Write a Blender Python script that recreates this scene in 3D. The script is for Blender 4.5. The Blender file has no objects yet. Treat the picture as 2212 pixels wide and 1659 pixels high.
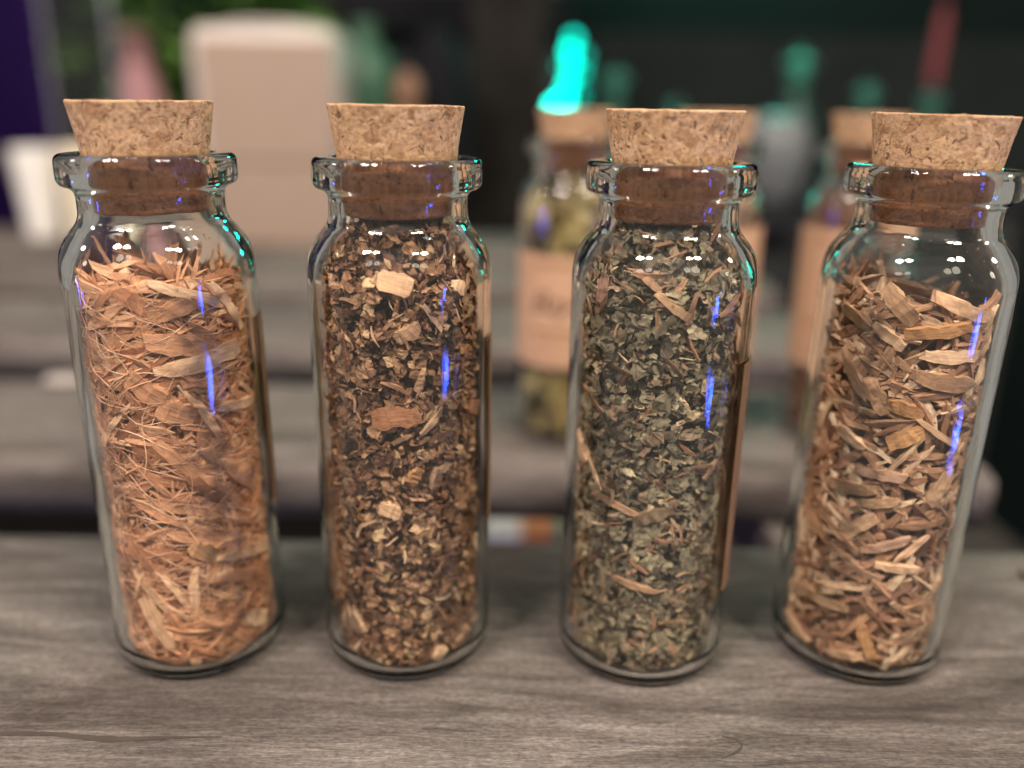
import bpy, bmesh, math, random
import numpy as np
from mathutils import Vector, Matrix, noise

# ------------------------------------------------------------------ scene, camera, light
# 1 unit = 1 cm
S = bpy.context.scene
S.unit_settings.system = 'METRIC'
S.unit_settings.scale_length = 0.01
C = S.collection
R = math.radians

cam_d = bpy.data.cameras.new('camera')
cam = bpy.data.objects.new('camera', cam_d); C.objects.link(cam)
cam.location = (0, 0, 7.0)
cam.rotation_euler = (Matrix.Rotation(R(90 - 17.8), 4, 'X') @ Matrix.Rotation(R(1.0), 4, 'Z')).to_euler()
cam_d.sensor_width = 36; cam_d.lens = 36 * 1850 / 2212
cam_d.clip_start = 0.1; cam_d.clip_end = 2000
cam_d.dof.use_dof = True
cam_d.dof.focus_distance = 9.75
cam_d.dof.aperture_fstop = (cam_d.lens * 1e-3) / 0.44
cam_d.dof.aperture_blades = 0
S.camera = cam

W = bpy.data.worlds.new('World'); S.world = W; W.use_nodes = True
W.node_tree.nodes['Background'].inputs[0].default_value = (0.29, 0.265, 0.24, 1)
W.node_tree.nodes['Background'].inputs[1].default_value = 0.85

S.view_settings.view_transform = 'Standard'; S.view_settings.look = 'None'
S.view_settings.exposure = 0.32; S.view_settings.gamma = 1.0
S.view_settings.use_curve_mapping = False
cy = S.cycles
cy.use_denoising = True
try: cy.denoiser = 'OPENIMAGEDENOISE'
except Exception: pass
cy.max_bounces = 12; cy.transmission_bounces = 11; cy.glossy_bounces = 5; cy.diffuse_bounces = 3
cy.use_adaptive_sampling = True; cy.adaptive_threshold = 0.03
cy.transparent_max_bounces = 12
cy.caustics_reflective = True; cy.caustics_refractive = True
cy.blur_glossy = 0.3
cy.sample_clamp_indirect = 6.0

def point_lamp(name, loc, power, radius, color):
    d = bpy.data.lights.new(name, 'POINT'); d.energy = power; d.shadow_soft_size = radius; d.color = color
    d.cycles.is_caustics_light = True
    o = bpy.data.objects.new(name, d); C.objects.link(o); o.location = loc; return o
def area_lamp(name, loc, target, power, sx, sy, color, caustic=False):
    d = bpy.data.lights.new(name, 'AREA'); d.energy = power; d.shape = 'RECTANGLE'; d.size = sx; d.size_y = sy; d.color = color
    d.cycles.is_caustics_light = caustic
    o = bpy.data.objects.new(name, d); C.objects.link(o); o.location = loc
    o.rotation_euler = (Vector(target) - Vector(loc)).to_track_quat('-Z', 'Y').to_euler(); return o

WARM = (1.0, 0.87, 0.70); WHITE = (1.0, 0.96, 0.92); PINK = (1.0, 0.86, 0.78)
BP = 71000
for loc, p, r, c in (((-40, -25, 64), 1.75, 6.0, PINK), ((-30, -33, 71), 1.70, 5.4, PINK),
                     ((39, -26, 64), 1.75, 6.0, WARM), ((30, -35, 72), 1.65, 5.4, WARM),
                     ((-52, 9, 29), 0.24, 3.4, PINK), ((52, 8.5, 31), 0.24, 3.4, WARM),
                     ((-17, 17, 58), 0.06, 2.2, WHITE), ((-13, 7, 62), 0.06, 2.0, WHITE),
                     ((24, 8, 54), 0.06, 2.2, WHITE), ((27, 16, 52), 0.05, 2.0, WHITE)):
    point_lamp('ceiling_bulb', loc, BP * p, r, c)
area_lamp('front_fill_light', (0, -44, 52), (0, 11, 3), 4000, 90, 60, (1.0, 0.90, 0.80)).data.shape = 'ELLIPSE'  # added soft front fill, standing in for light bounced by the room
# coloured strip lights of the room: two blue ones to the sides, a teal one up behind
for z, p, w, h, dy in ((-0.2, 150, 0.9, 0.9, 1.6), (-3.2, 900, 3.0, 1.5, -0.6), (-8.4, 1150, 3.6, 1.9, 0.8)):
    area_lamp('blue_strip_light', (36, -9 + dy, z), (0, 10, 4), p, w, h, (0.03, 0.10, 1.0))
for z, p, w, h, dy in ((0.2, 900, 1.4, 2.6, 0.0), (-4.4, 900, 1.8, 2.0, 1.2)):
    area_lamp('blue_strip_light', (-34, 7 + dy, z), (0, 10, 4), p, w, h, (0.05, 0.08, 1.0))
area_lamp('teal_strip_light', (18, 62, 24), (2, 10, 3), 4000, 8.0, 3.4, (0.0, 1.0, 0.72))
area_lamp('teal_wall_light', (18, 82, 27), (18, 90, 14), 1700, 26.0, 1.0, (0.0, 1.0, 0.70))

# ------------------------------------------------------------------ helpers
def link(name, me, mat=None, parent=None):
    o = bpy.data.objects.new(name, me); C.objects.link(o)
    if mat is not None and me is not None and not me.materials: me.materials.append(mat)
    if parent is not None: o.parent = parent
    return o
def empty(name, loc=(0, 0, 0), rz=0.0):
    o = bpy.data.objects.new(name, None); C.objects.link(o)
    o.location = loc; o.rotation_euler = (0, 0, rz); o.empty_display_size = 0.5
    return o
def tag(o, label=None, cat=None, group=None, kind=None):
    if label: o['label'] = label
    if cat: o['category'] = cat
    if group: o['group'] = group
    if kind: o['kind'] = kind
    return o
def mesh(name, v, f, smooth=False):
    me = bpy.data.meshes.new(name); me.from_pydata([tuple(map(float, p)) for p in v], [], [tuple(map(int, q)) for q in f]); me.update()
    if smooth: me.shade_smooth()
    return me
def catmull(pts, n):
    P = [np.array(p, float) for p in pts]; P = [2 * P[0] - P[1]] + P + [2 * P[-1] - P[-2]]
    out = []
    for i in range(1, len(P) - 2):
        for k in range(n):
            t = k / n
            out.append(0.5 * (2 * P[i] + (P[i+1] - P[i-1]) * t + (2*P[i-1] - 5*P[i] + 4*P[i+1] - P[i+2]) * t*t + (3*P[i] - P[i-1] - 3*P[i+1] + P[i+2]) * t**3))
    out.append(P[-2]); return out
def lathe(name, prof, seg=64, smooth=True, closed=False):
    """prof: (r,z) list; points with r==0 become poles"""
    v, rings = [], []
    for r, z in prof:
        if r < 1e-6: rings.append([len(v)]); v.append((0, 0, z))
        else:
            b = len(v); rings.append([b + k for k in range(seg)])
            v += [(r*math.cos(2*math.pi*k/seg), r*math.sin(2*math.pi*k/seg), z) for k in range(seg)]
    f = []
    for a, b in zip(rings, rings[1:]):
        for k in range(seg):
            k2 = (k+1) % seg
            if len(a) == 1 and len(b) == 1: continue
            if len(a) == 1: f.append((a[0], b[k2], b[k]))
            elif len(b) == 1: f.append((a[k], a[k2], b[0]))
            else: f.append((a[k], a[k2], b[k2], b[k]))
    return mesh(name, v, f, smooth)
def box(name, sx, sy, sz, bevel=0.0, seg=2, smooth=False):
    bm = bmesh.new(); bmesh.ops.create_cube(bm, size=1.0)
    for q in bm.verts: q.co = Vector((q.co.x*sx, q.co.y*sy, (q.co.z+0.5)*sz))
    if bevel: bmesh.ops.bevel(bm, geom=bm.edges[:], offset=bevel, segments=seg, affect='EDGES', profile=0.5)
    me = bpy.data.meshes.new(name); bm.to_mesh(me); bm.free()
    if smooth: me.shade_smooth()
    return me

# ------------------------------------------------------------------ materials
def new_mat(name):
    m = bpy.data.materials.new(name); m.use_nodes = True
    nt = m.node_tree; nt.nodes.clear()
    out = nt.nodes.new('ShaderNodeOutputMaterial')
    return m, nt, out
def N(nt, typ, **kw):
    n = nt.nodes.new(typ)
    for k, v in kw.items():
        if k.startswith('i_'):
            key = k[2:]; key = int(key) if key.isdigit() else key
            n.inputs[key].default_value = v
        else: setattr(n, k, v)
    return n
def ramp(nt, stops, interp='LINEAR'):
    n = nt.nodes.new('ShaderNodeValToRGB'); cr = n.color_ramp; cr.interpolation = interp
    while len(cr.elements) < len(stops): cr.elements.new(0.5)
    for e, (p, c) in zip(cr.elements, stops):
        e.position = p; e.color = (*c, 1) if len(c) == 3 else c
    return n
def plain(name, col, rough=0.6, metal=0.0, var=0.12, scale=3.0, bump=0.0, coat=0.0, trans=0.0, spec=None):
    if spec is None: spec = 0.08 if max(col) < 0.07 else 0.4
    m, nt, out = new_mat(name)
    b = N(nt, 'ShaderNodeBsdfPrincipled'); b.inputs['Roughness'].default_value = rough; b.inputs['Metallic'].default_value = metal
    b.inputs['Coat Weight'].default_value = coat; b.inputs['Specular IOR Level'].default_value = spec
    tc = N(nt, 'ShaderNodeTexCoord'); nz = N(nt, 'ShaderNodeTexNoise', i_Scale=scale, i_Detail=5.0)
    nt.links.new(tc.outputs['Object'], nz.inputs['Vector'])
    rp = ramp(nt, ((0.3, tuple(c*(1-var) for c in col)), (0.7, tuple(min(1, c*(1+var)) for c in col))))
    nt.links.new(nz.outputs[0], rp.inputs[0]); nt.links.new(rp.outputs[0], b.inputs['Base Color'])
    if bump:
        bp = N(nt, 'ShaderNodeBump', i_Strength=bump, i_Distance=0.05)
        nt.links.new(nz.outputs[0], bp.inputs['Height']); nt.links.new(bp.outputs[0], b.inputs['Normal'])
    nt.links.new(b.outputs[0], out.inputs[0])
    return m
def glass_mat(name, col=(0.985, 1.0, 0.99), rough=0.0, ior=1.5):
    m, nt, out = new_mat(name)
    g = N(nt, 'ShaderNodeBsdfGlass', i_Roughness=rough, i_IOR=ior); g.inputs['Color'].default_value = (*col, 1)
    nt.links.new(g.outputs[0], out.inputs[0]); return m
GLASS = glass_mat('clear_glass')

def cork_mat():
    m, nt, out = new_mat('agglomerated_cork')
    b = N(nt, 'ShaderNodeBsdfPrincipled', i_Roughness=0.85)
    tc = N(nt, 'ShaderNodeTexCoord'); oi = N(nt, 'ShaderNodeObjectInfo')
    ad = N(nt, 'ShaderNodeVectorMath', operation='MULTIPLY_ADD'); nt.links.new(oi.outputs['Random'], ad.inputs[0])
    ad.inputs[1].default_value = (31, 17, 23); nt.links.new(tc.outputs['Object'], ad.inputs[2])
    wz = N(nt, 'ShaderNodeTexNoise', i_Scale=5.0, i_Detail=3.0); nt.links.new(ad.outputs[0], wz.inputs['Vector'])
    wm = N(nt, 'ShaderNodeVectorMath', operation='MULTIPLY_ADD'); nt.links.new(wz.outputs['Color'], wm.inputs[0])
    wm.inputs[1].default_value = (0.16, 0.16, 0.16); nt.links.new(ad.outputs[0], wm.inputs[2])
    vo = N(nt, 'ShaderNodeTexVoronoi', i_Scale=8.0); nt.links.new(wm.outputs[0], vo.inputs['Vector'])
    rp = ramp(nt, ((0.0, (0.40, 0.22, 0.11)), (0.25, (0.52, 0.32, 0.17)), (0.6, (0.58, 0.37, 0.21)), (0.85, (0.54, 0.33, 0.19)), (1.0, (0.63, 0.43, 0.26))))
    sp = N(nt, 'ShaderNodeSeparateColor'); nt.links.new(vo.outputs['Color'], sp.inputs[0]); nt.links.new(sp.outputs[0], rp.inputs[0])
    nz = N(nt, 'ShaderNodeTexNoise', i_Scale=17.0, i_Detail=7.0, i_Roughness=0.65); nt.links.new(ad.outputs[0], nz.inputs['Vector'])
    r2 = ramp(nt, ((0.33, (0.52, 0.42, 0.36)), (0.55, (1.04, 1.04, 1.04)))); nt.links.new(nz.outputs[0], r2.inputs[0])
    mx = N(nt, 'ShaderNodeMix', data_type='RGBA', blend_type='MULTIPLY'); mx.inputs[0].default_value = 0.8
    nt.links.new(rp.outputs[0], mx.inputs[6]); nt.links.new(r2.outputs[0], mx.inputs[7])
    # dark pits between granules
    ve = N(nt, 'ShaderNodeTexVoronoi', feature='DISTANCE_TO_EDGE', i_Scale=8.0); nt.links.new(wm.outputs[0], ve.inputs['Vector'])
    n3 = N(nt, 'ShaderNodeTexNoise', i_Scale=5.5, i_Detail=2.0); nt.links.new(ad.outputs[0], n3.inputs['Vector'])
    r3 = ramp(nt, ((0.55, (0, 0, 0)), (0.64, (1, 1, 1)))); nt.links.new(n3.outputs[0], r3.inputs[0])
    r4 = ramp(nt, ((0.0, (1, 1, 1)), (0.09, (0, 0, 0)))); nt.links.new(ve.outputs['Distance'], r4.inputs[0])
    mm = N(nt, 'ShaderNodeMath', operation='MULTIPLY'); nt.links.new(r3.outputs[0], mm.inputs[0]); nt.links.new(r4.outputs[0], mm.inputs[1])
    fl = N(nt, 'ShaderNodeTexNoise', i_Scale=8.5, i_Detail=3.0, i_Roughness=0.6, i_Distortion=1.2); nt.links.new(ad.outputs[0], fl.inputs['Vector'])
    r5 = ramp(nt, ((0.61, (0, 0, 0)), (0.67, (1, 1, 1)))); nt.links.new(fl.outputs[0], r5.inputs[0])
    f2 = N(nt, 'ShaderNodeTexNoise', i_Scale=19.0, i_Detail=3.0, i_Roughness=0.6, i_Distortion=0.6); nt.links.new(ad.outputs[0], f2.inputs['Vector'])
    r6 = ramp(nt, ((0.64, (0, 0, 0)), (0.70, (.8, .8, .8)))); nt.links.new(f2.outputs[0], r6.inputs[0])
    m0 = N(nt, 'ShaderNodeMath', operation='MULTIPLY_ADD'); nt.links.new(mm.outputs[0], m0.inputs[0]); m0.inputs[1].default_value = 0.28; nt.links.new(r6.outputs[0], m0.inputs[2]); mm = m0
    mxx = N(nt, 'ShaderNodeMath', operation='MAXIMUM', use_clamp=True); nt.links.new(mm.outputs[0], mxx.inputs[0]); nt.links.new(r5.outputs[0], mxx.inputs[1]); mm = mxx
    mx2 = N(nt, 'ShaderNodeMix', data_type='RGBA'); nt.links.new(mm.outputs[0], mx2.inputs[0])
    nt.links.new(mx.outputs[2], mx2.inputs[6]); mx2.inputs[7].default_value = (0.20, 0.10, 0.05, 1)
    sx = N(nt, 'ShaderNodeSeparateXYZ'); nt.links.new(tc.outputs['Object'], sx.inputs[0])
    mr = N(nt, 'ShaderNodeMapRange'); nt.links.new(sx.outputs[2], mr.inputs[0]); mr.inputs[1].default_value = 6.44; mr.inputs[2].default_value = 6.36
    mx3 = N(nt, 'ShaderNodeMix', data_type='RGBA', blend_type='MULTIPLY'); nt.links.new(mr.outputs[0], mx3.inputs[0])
    nt.links.new(mx2.outputs[2], mx3.inputs[6]); mx3.inputs[7].default_value = (0.86, 0.58, 0.46, 1); mx2 = mx3  # plugged part: the reddish dimming behind the glass is put into the colour
    nt.links.new(mx2.outputs[2], b.inputs['Base Color'])
    h1 = N(nt, 'ShaderNodeMath', operation='MULTIPLY_ADD'); nt.links.new(mm.outputs[0], h1.inputs[0]); h1.inputs[1].default_value = -1.6
    nt.links.new(nz.outputs[0], h1.inputs[2])
    bp = N(nt, 'ShaderNodeBump', i_Strength=0.7, i_Distance=0.03); nt.links.new(h1.outputs[0], bp.inputs['Height'])
    nt.links.new(bp.outputs[0], b.inputs['Normal']); nt.links.new(b.outputs[0], out.inputs[0])
    return m
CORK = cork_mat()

def wood_mat(name, dark, mid, light, knots=()):
    m, nt, out = new_mat(name)
    b = N(nt, 'ShaderNodeBsdfPrincipled', i_Roughness=0.82)
    tc = N(nt, 'ShaderNodeTexCoord'); oi = N(nt, 'ShaderNodeObjectInfo')
    ad = N(nt, 'ShaderNodeVectorMath', operation='MULTIPLY_ADD'); nt.links.new(oi.outputs['Random'], ad.inputs[0])
    ad.inputs[1].default_value = (41, 13, 29); nt.links.new(tc.outputs['Object'], ad.inputs[2])
    def stretched(sx, sy, scale, detail, rough=0.6, dist=0.0):
        mp = N(nt, 'ShaderNodeMapping'); mp.inputs['Scale'].default_value = (sx, sy, sy); nt.links.new(ad.outputs[0], mp.inputs['Vector'])
        z = N(nt, 'ShaderNodeTexNoise', i_Scale=scale, i_Detail=detail, i_Roughness=rough, i_Distortion=dist)
        nt.links.new(mp.outputs[0], z.inputs['Vector']); return z
    big = stretched(0.16, 0.75, 1.0, 5.0, 0.62, 1.0)
    grain = stretched(0.45, 3.2, 1.5, 8.0, 0.74, 0.8)
    fine = stretched(2.2, 22.0, 1.5, 5.0, 0.7)
    speck = stretched(7.0, 16.0, 1.6, 4.0, 0.75)
    rp = ramp(nt, ((0.30, dark), (0.48, mid), (0.68, light))); nt.links.new(grain.outputs[0], rp.inputs[0])
    rb = ramp(nt, ((0.36, (0.50, 0.45, 0.42)), (0.52, (1.0, .98, .96)), (0.66, (1.25, 1.24, 1.22)))); nt.links.new(big.outputs[0], rb.inputs[0])
    mx = N(nt, 'ShaderNodeMix', data_type='RGBA', blend_type='MULTIPLY'); mx.inputs[0].default_value = 1.0
    nt.links.new(rp.outputs[0], mx.inputs[6]); nt.links.new(rb.outputs[0], mx.inputs[7])
    rf = ramp(nt, ((0.30, (0.66, 0.60, 0.58)), (0.56, (1.05, 1.04, 1.03)))); nt.links.new(fine.outputs[0], rf.inputs[0])
    mx2 = N(nt, 'ShaderNodeMix', data_type='RGBA', blend_type='MULTIPLY'); mx2.inputs[0].default_value = 0.75
    nt.links.new(mx.outputs[2], mx2.inputs[6]); nt.links.new(rf.outputs[0], mx2.inputs[7])
    rs = ramp(nt, ((0.30, (0.48, 0.46, 0.44)), (0.5, (1, 1, 1)), (0.70, (1.55, 1.5, 1.42)))); nt.links.new(speck.outputs[0], rs.inputs[0])
    mx3 = N(nt, 'ShaderNodeMix', data_type='RGBA', blend_type='MULTIPLY'); mx3.inputs[0].default_value = 1.0
    nt.links.new(mx2.outputs[2], mx3.inputs[6]); nt.links.new(rs.outputs[0], mx3.inputs[7])
    col = mx3.outputs[2]
    nt.links.new(col, b.inputs['Base Color'])
    hs = N(nt, 'ShaderNodeMath', operation='MULTIPLY_ADD'); nt.links.new(grain.outputs[0], hs.inputs[0]); hs.inputs[1].default_value = 1.6
    nt.links.new(fine.outputs[0], hs.inputs[2])
    bp = N(nt, 'ShaderNodeBump', i_Strength=0.8, i_Distance=0.05); nt.links.new(hs.outputs[0], bp.inputs['Height'])
    nt.links.new(bp.outputs[0], b.inputs['Normal']); nt.links.new(b.outputs[0], out.inputs[0])
    return m
WOOD = wood_mat('weathered_wood', (0.066, 0.055, 0.051), (0.143, 0.126, 0.117), (0.236, 0.215, 0.203))
CRACK = plain('split_grain_wood', (0.068, 0.055, 0.048), 0.9)

def herb_mat(name, stops, fibre=(1.0, 1.0, 1.0), fscale=6.0, rough=0.8, fdark=0.55, translucent=0.0):
    """colour by piece (random per island / object), fibre streaks along the piece"""
    m, nt, out = new_mat(name)
    b = N(nt, 'ShaderNodeBsdfPrincipled', i_Roughness=rough)
    g = N(nt, 'ShaderNodeNewGeometry'); oi = N(nt, 'ShaderNodeObjectInfo')
    a = N(nt, 'ShaderNodeMath', operation='ADD'); nt.links.new(g.outputs['Random Per Island'], a.inputs[0]); nt.links.new(oi.outputs['Random'], a.inputs[1])
    fr = N(nt, 'ShaderNodeMath', operation='FRACT'); nt.links.new(a.outputs[0], fr.inputs[0])
    rp = ramp(nt, stops); nt.links.new(fr.outputs[0], rp.inputs[0])
    at = N(nt, 'ShaderNodeAttribute', attribute_name='loc')
    vm = N(nt, 'ShaderNodeVectorMath', operation='MULTIPLY'); nt.links.new(at.outputs['Vector'], vm.inputs[0]); vm.inputs[1].default_value = fibre
    vm2 = N(nt, 'ShaderNodeVectorMath', operation='MULTIPLY_ADD'); nt.links.new(fr.outputs[0], vm2.inputs[0]); vm2.inputs[1].default_value = (91, 57, 77); nt.links.new(vm.outputs[0], vm2.inputs[2])
    nz = N(nt, 'ShaderNodeTexNoise', i_Scale=fscale, i_Detail=4.0, i_Roughness=0.65); nt.links.new(vm2.outputs[0], nz.inputs['Vector'])
    r2 = ramp(nt, ((0.3, (fdark, fdark*0.92, fdark*0.88)), (0.65, (1.15, 1.13, 1.1)))); nt.links.new(nz.outputs[0], r2.inputs[0])
    mx = N(nt, 'ShaderNodeMix', data_type='RGBA', blend_type='MULTIPLY'); mx.inputs[0].default_value = 1.0
    nt.links.new(rp.outputs[0], mx.inputs[6]); nt.links.new(r2.outputs[0], mx.inputs[7])
    nt.links.new(mx.outputs[2], b.inputs['Base Color'])
    bp = N(nt, 'ShaderNodeBump', i_Strength=0.5, i_Distance=0.012); nt.links.new(nz.outputs[0], bp.inputs['Height'])
    nt.links.new(bp.outputs[0], b.inputs['Normal']); nt.links.new(b.outputs[0], out.inputs[0])
    return m

# ------------------------------------------------------------------ the setting: table slats, wall
def plank(x0, x1, y0, y1, thick, seed, parent):
    """one weathered slat: worn edges, slightly wavy long sides"""
    nx, ny = 90, 16
    rnd = random.Random(seed)
    def edge(x, s): return 0.06*noise.noise((x*0.35, s, seed)) + 0.025*noise.noise((x*1.7, s, seed+3))
    v, f = [], []
    top = []
    for i in range(nx+1):
        x = x0 + (x1-x0)*i/nx; row = []
        a, b_ = y0 + edge(x, 1.0), y1 + edge(x, 7.0)
        for j in range(ny+1):
            t = j/ny; y = a + (b_-a)*t
            d = min(t, 1-t)*(b_-a)
            z = -0.10*max(0, 1-d/0.16)**2.2 + 0.006*noise.noise((x*0.5, y*2.5, seed)) + 0.0 
            row.append(len(v)); v.append((x, y, z))
        top.append(row)
    bot = []
    for i in range(nx+1):
        x = v[top[i][0]][0]; ya = v[top[i][0]][1]; yb = v[top[i][-1]][1]
        k = len(v); v += [(x, ya-0.03, -0.35*thick), (x, ya, -thick), (x, yb, -thick), (x, yb+0.03, -0.35*thick)]
        bot.append((k, k+1, k+2, k+3))
    for i in range(nx):
        for j in range(ny): f.append((top[i][j], top[i+1][j], top[i+1][j+1], top[i][j+1]))
        p, q = bot[i], bot[i+1]
        f += [(top[i][0], p[0], q[0], top[i+1][0]), (p[0], p[1], q[1], q[0]), (p[1], p[2], q[2], q[1]), (p[2], p[3], q[3], q[2]), (p[3], top[i][-1], top[i+1][-1], q[3])]
    for i, rev in ((0, False), (nx, True)):
        loop = list(reversed(top[i])) + list(bot[i])
        f.append(tuple(loop) if not rev else tuple(reversed(loop)))
    me = mesh('plank', v, f, True)
    o = link('plank', me, WOOD, parent)
    return o
table = empty('slatted_table', (0, 16, -1.2))
tag(table, 'weathered grey wooden slatted tabletop that all the vials stand on', 'table')
def tchild(o): o.location = (0, -16, 1.2); return o
P1 = tchild(plank(-34, 30, 7.0, 13.15, 1.15, 1, table))
for k, (a, b_, xr) in enumerate(((16.15, 21.7, 9.95), (25.5, 31.3, 10.4), (34.9, 40.8, 10.9), (44.4, 50.0, 11.3))):
    tchild(plank(-42, xr, a, b_, 1.15, 5+k, table))
for x in (-27, 6.8):
    m_ = box('batten', 3.0, 44, 1.6, 0.05); o = link('batten', m_, WOOD, table); o.location = (x, 13.5, -1.6-1.16+1.2)

lower = link('lower_shelf', box('lower_shelf', 60, 30, 1.0, 0.05), plain('dark_board', (0.045, 0.036, 0.032), 0.8), table); lower.location = (-6, 14, -12.0)
def sliver(name, pts, widths, mat, parent, z=0.006):
    """thin irregular crack following pts on the front plank"""
    P = catmull(pts, 6); n = len(P); v, f = [], []
    for i, p in enumerate(P):
        t = np.array(P[min(i+1, n-1)]) - np.array(P[max(i-1, 0)]); t = t/np.linalg.norm(t); nn = np.array((-t[1], t[0]))
        w = np.interp(i/(n-1), np.linspace(0, 1, len(widths)), widths)*(1+0.5*noise.noise((i*0.7, w0(pts), 0)))
        v += [(*(p+nn*w), z), (*(p-nn*w), z)]
        if i: f.append((2*i-2, 2*i-1, 2*i+1, 2*i))
    o = link(name, mesh(name, v, f), mat, parent); return o
def w0(p): return p[0][0]
sliver('crack', [(-6.6, 8.15), (-5.4, 8.2), (-4.6, 8.13), (-3.9, 8.17), (-3.3, 8.2)], (0.035, 0.03, 0.045, 0.02, 0.004), CRACK, P1)
sliver('crack', [(2.55, 8.35), (2.7, 8.3), (2.74, 8.2), (2.66, 8.1), (2.45, 7.98)], (0.01, 0.022, 0.012, 0.018, 0.004), CRACK, P1)
sliver('crack', [(8.32, 12.35), (8.25, 12.2), (8.32, 12.05), (8.5, 11.92), (8.85, 11.9)], (0.03, 0.06, 0.08, 0.08, 0.05), plain('knot_hole', (.02, .013, .01), .9), P1)
sliver('crack', [(4.6, 9.9), (5.6, 9.88), (6.6, 9.93), (7.4, 9.9)], (0.004, 0.014, 0.01, 0.003), CRACK, P1)
sliver('crack', [(-7.9, 11.2), (-6.9, 11.25), (-5.9, 11.2)], (0.01, 0.02, 0.004), CRACK, P1)
sliver('crack', [(-1.6, 7.62), (-0.6, 7.6), (0.4, 7.64)], (0.005, 0.03, 0.006), CRACK, P1)

wall = link('back_wall', box('back_wall', 176, 4, 116), plain('dark_wall', (0.005, 0.010, 0.0095), 0.9)); wall.location = (0, 92, -80); tag(wall, kind='structure')
floor = link('floor', box('floor', 320, 200, 4), plain('dark_floor', (0.02, 0.014, 0.03), 0.8)); floor.location = (0, 10, -82); tag(floor, kind='structure')

# ------------------------------------------------------------------ vials
OUT = [(0, .05), (.55, .045), (.80, .0), (.90, .005), (1.0, .05), (1.075, .13), (1.10, .25), (1.10, .6), (1.10, 2.0), (1.10, 4.0), (1.10, 4.95), (1.097, 5.18), (1.07, 5.34), (1.01, 5.48), (.93, 5.59), (.855, 5.68), (.82, 5.77), (.812, 5.86), (.812, 5.98), (.83, 6.045), (.88, 6.085), (.945, 6.11), (.975, 6.15), (.985, 6.2), (.985, 6.36), (.975, 6.41), (.945, 6.445), (.90, 6.455), (.76, 6.455), (.725, 6.44)]
INN = [(.70, 6.40), (.672, 6.32), (.655, 6.0), (.65, 5.84), (.66, 5.74), (.70, 5.64), (.79, 5.52), (.885, 5.40), (.955, 5.27), (.99, 5.12), (1.0, 4.95), (1.0, 4.0), (1.0, 2.0), (1.0, .55), (.99, .32), (.955, .19), (.88, .125), (.5, .105), (0, .10)]
_iz = np.array([p[1] for p in INN[::-1][3:]]); _ir = np.array([p[0] for p in INN[::-1][3:]])
def r_in(z): return np.interp(z, _iz, _ir)
def vial_profile():
    a = catmull(OUT, 3); b = catmull(INN, 3)
    pr = [(max(0.0, float(p[0])), float(p[1])) for p in a + b]
    pr[0] = (0.0, .05); pr[-1] = (0.0, .10)
    out = [pr[0]]
    for p, q in zip(pr, pr[1:]):
        n = max(1, int(math.hypot(q[0]-p[0], q[1]-p[1])/.075))
        out += [(p[0]+(q[0]-p[0])*k/n, p[1]+(q[1]-p[1])*k/n) for k in range(1, n+1)]
    return out
GLASS_ME = lathe('vial_glass', vial_profile(), 96)
for _v in GLASS_ME.vertices:
    _r = math.hypot(_v.co.x, _v.co.y)
    if _r > .3:
        _k = 1 + (.0034*noise.noise(_v.co*2.2) + .0014*noise.noise(_v.co*6.5))/_r
        _v.co.x *= _k; _v.co.y *= _k
GLASS_ME.update()
GLASS_ME.materials.append(GLASS)

def cork_mesh(seed, z0=5.80, z1=7.02, chips=()):
    seg, v, f, rings = 110, [], [], []
    prof = [(z0, .60), (z0+.02, .625), (z0+.06, .635), (6.0, .64), (6.2, .648), (6.33, .655), (6.44, .69), (6.6, .715), (6.8, .747), (z1-.05, .778), (z1-.012, .784), (z1, .772)]
    P = catmull([(a, b) for a, b in prof], 4)
    for z, r in P:
        ring = []
        for k in range(seg):
            a = 2*math.pi*k/seg; c, s = math.cos(a), math.sin(a)
            q = Vector((c*r*5+seed*7.3, s*r*5, z*5))
            n1 = noise.noise(q*0.9); n2 = noise.noise(q*2.6); n3 = noise.noise(q*6.0)
            pit = max(0, n2-0.33)*0.07 + max(0, n1-0.42)*0.10
            amp = 1.0 if z > 6.44 else 0.35
            rr = r + amp*(0.006*n1 + 0.005*n2 + 0.004*n3 - pit)
            zz = z + (0.012*n1 + 0.008*n3 if z > z1-.08 else 0) + (0.02*n1 if z < z0+.04 else 0)
            ring.append(len(v)); v.append((rr*c, rr*s, zz))
        rings.append(ring)
    for a, b in zip(rings, rings[1:]):
        for k in range(seg): f.append((a[k], a[(k+1) % seg], b[(k+1) % seg], b[k]))
    for ring, z in ((rings[0], z0), (rings[-1], z1)):
        inner = []
        for k in range(seg):
            x, y, _ = v[ring[k]]; inner.append(len(v)); v.append((x*.6, y*.6, z + 0.012*noise.noise((x*6, y*6, seed))))
        c = len(v); v.append((0, 0, z)); top = z == z1
        for k in range(seg):
            k2 = (k+1) % seg
            q = (ring[k], ring[k2], inner[k2], inner[k]); t = (inner[k], inner[k2], c)
            f.append(q if top else q[::-1]); f.append(t if top else t[::-1])
    return mesh('cork_stopper', v, f, True)
PAPER = plain('kraft_paper', (0.50, 0.30, 0.185), 0.75, 0, 0.08, 6.0, 0.1)
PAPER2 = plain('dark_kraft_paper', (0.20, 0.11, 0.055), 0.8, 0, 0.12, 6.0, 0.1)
INK = plain('faded_ink', (0.06, 0.03, 0.025), 0.8)
INK2 = plain('pale_brown_ink', (0.33, 0.18, 0.10), 0.8)
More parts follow.
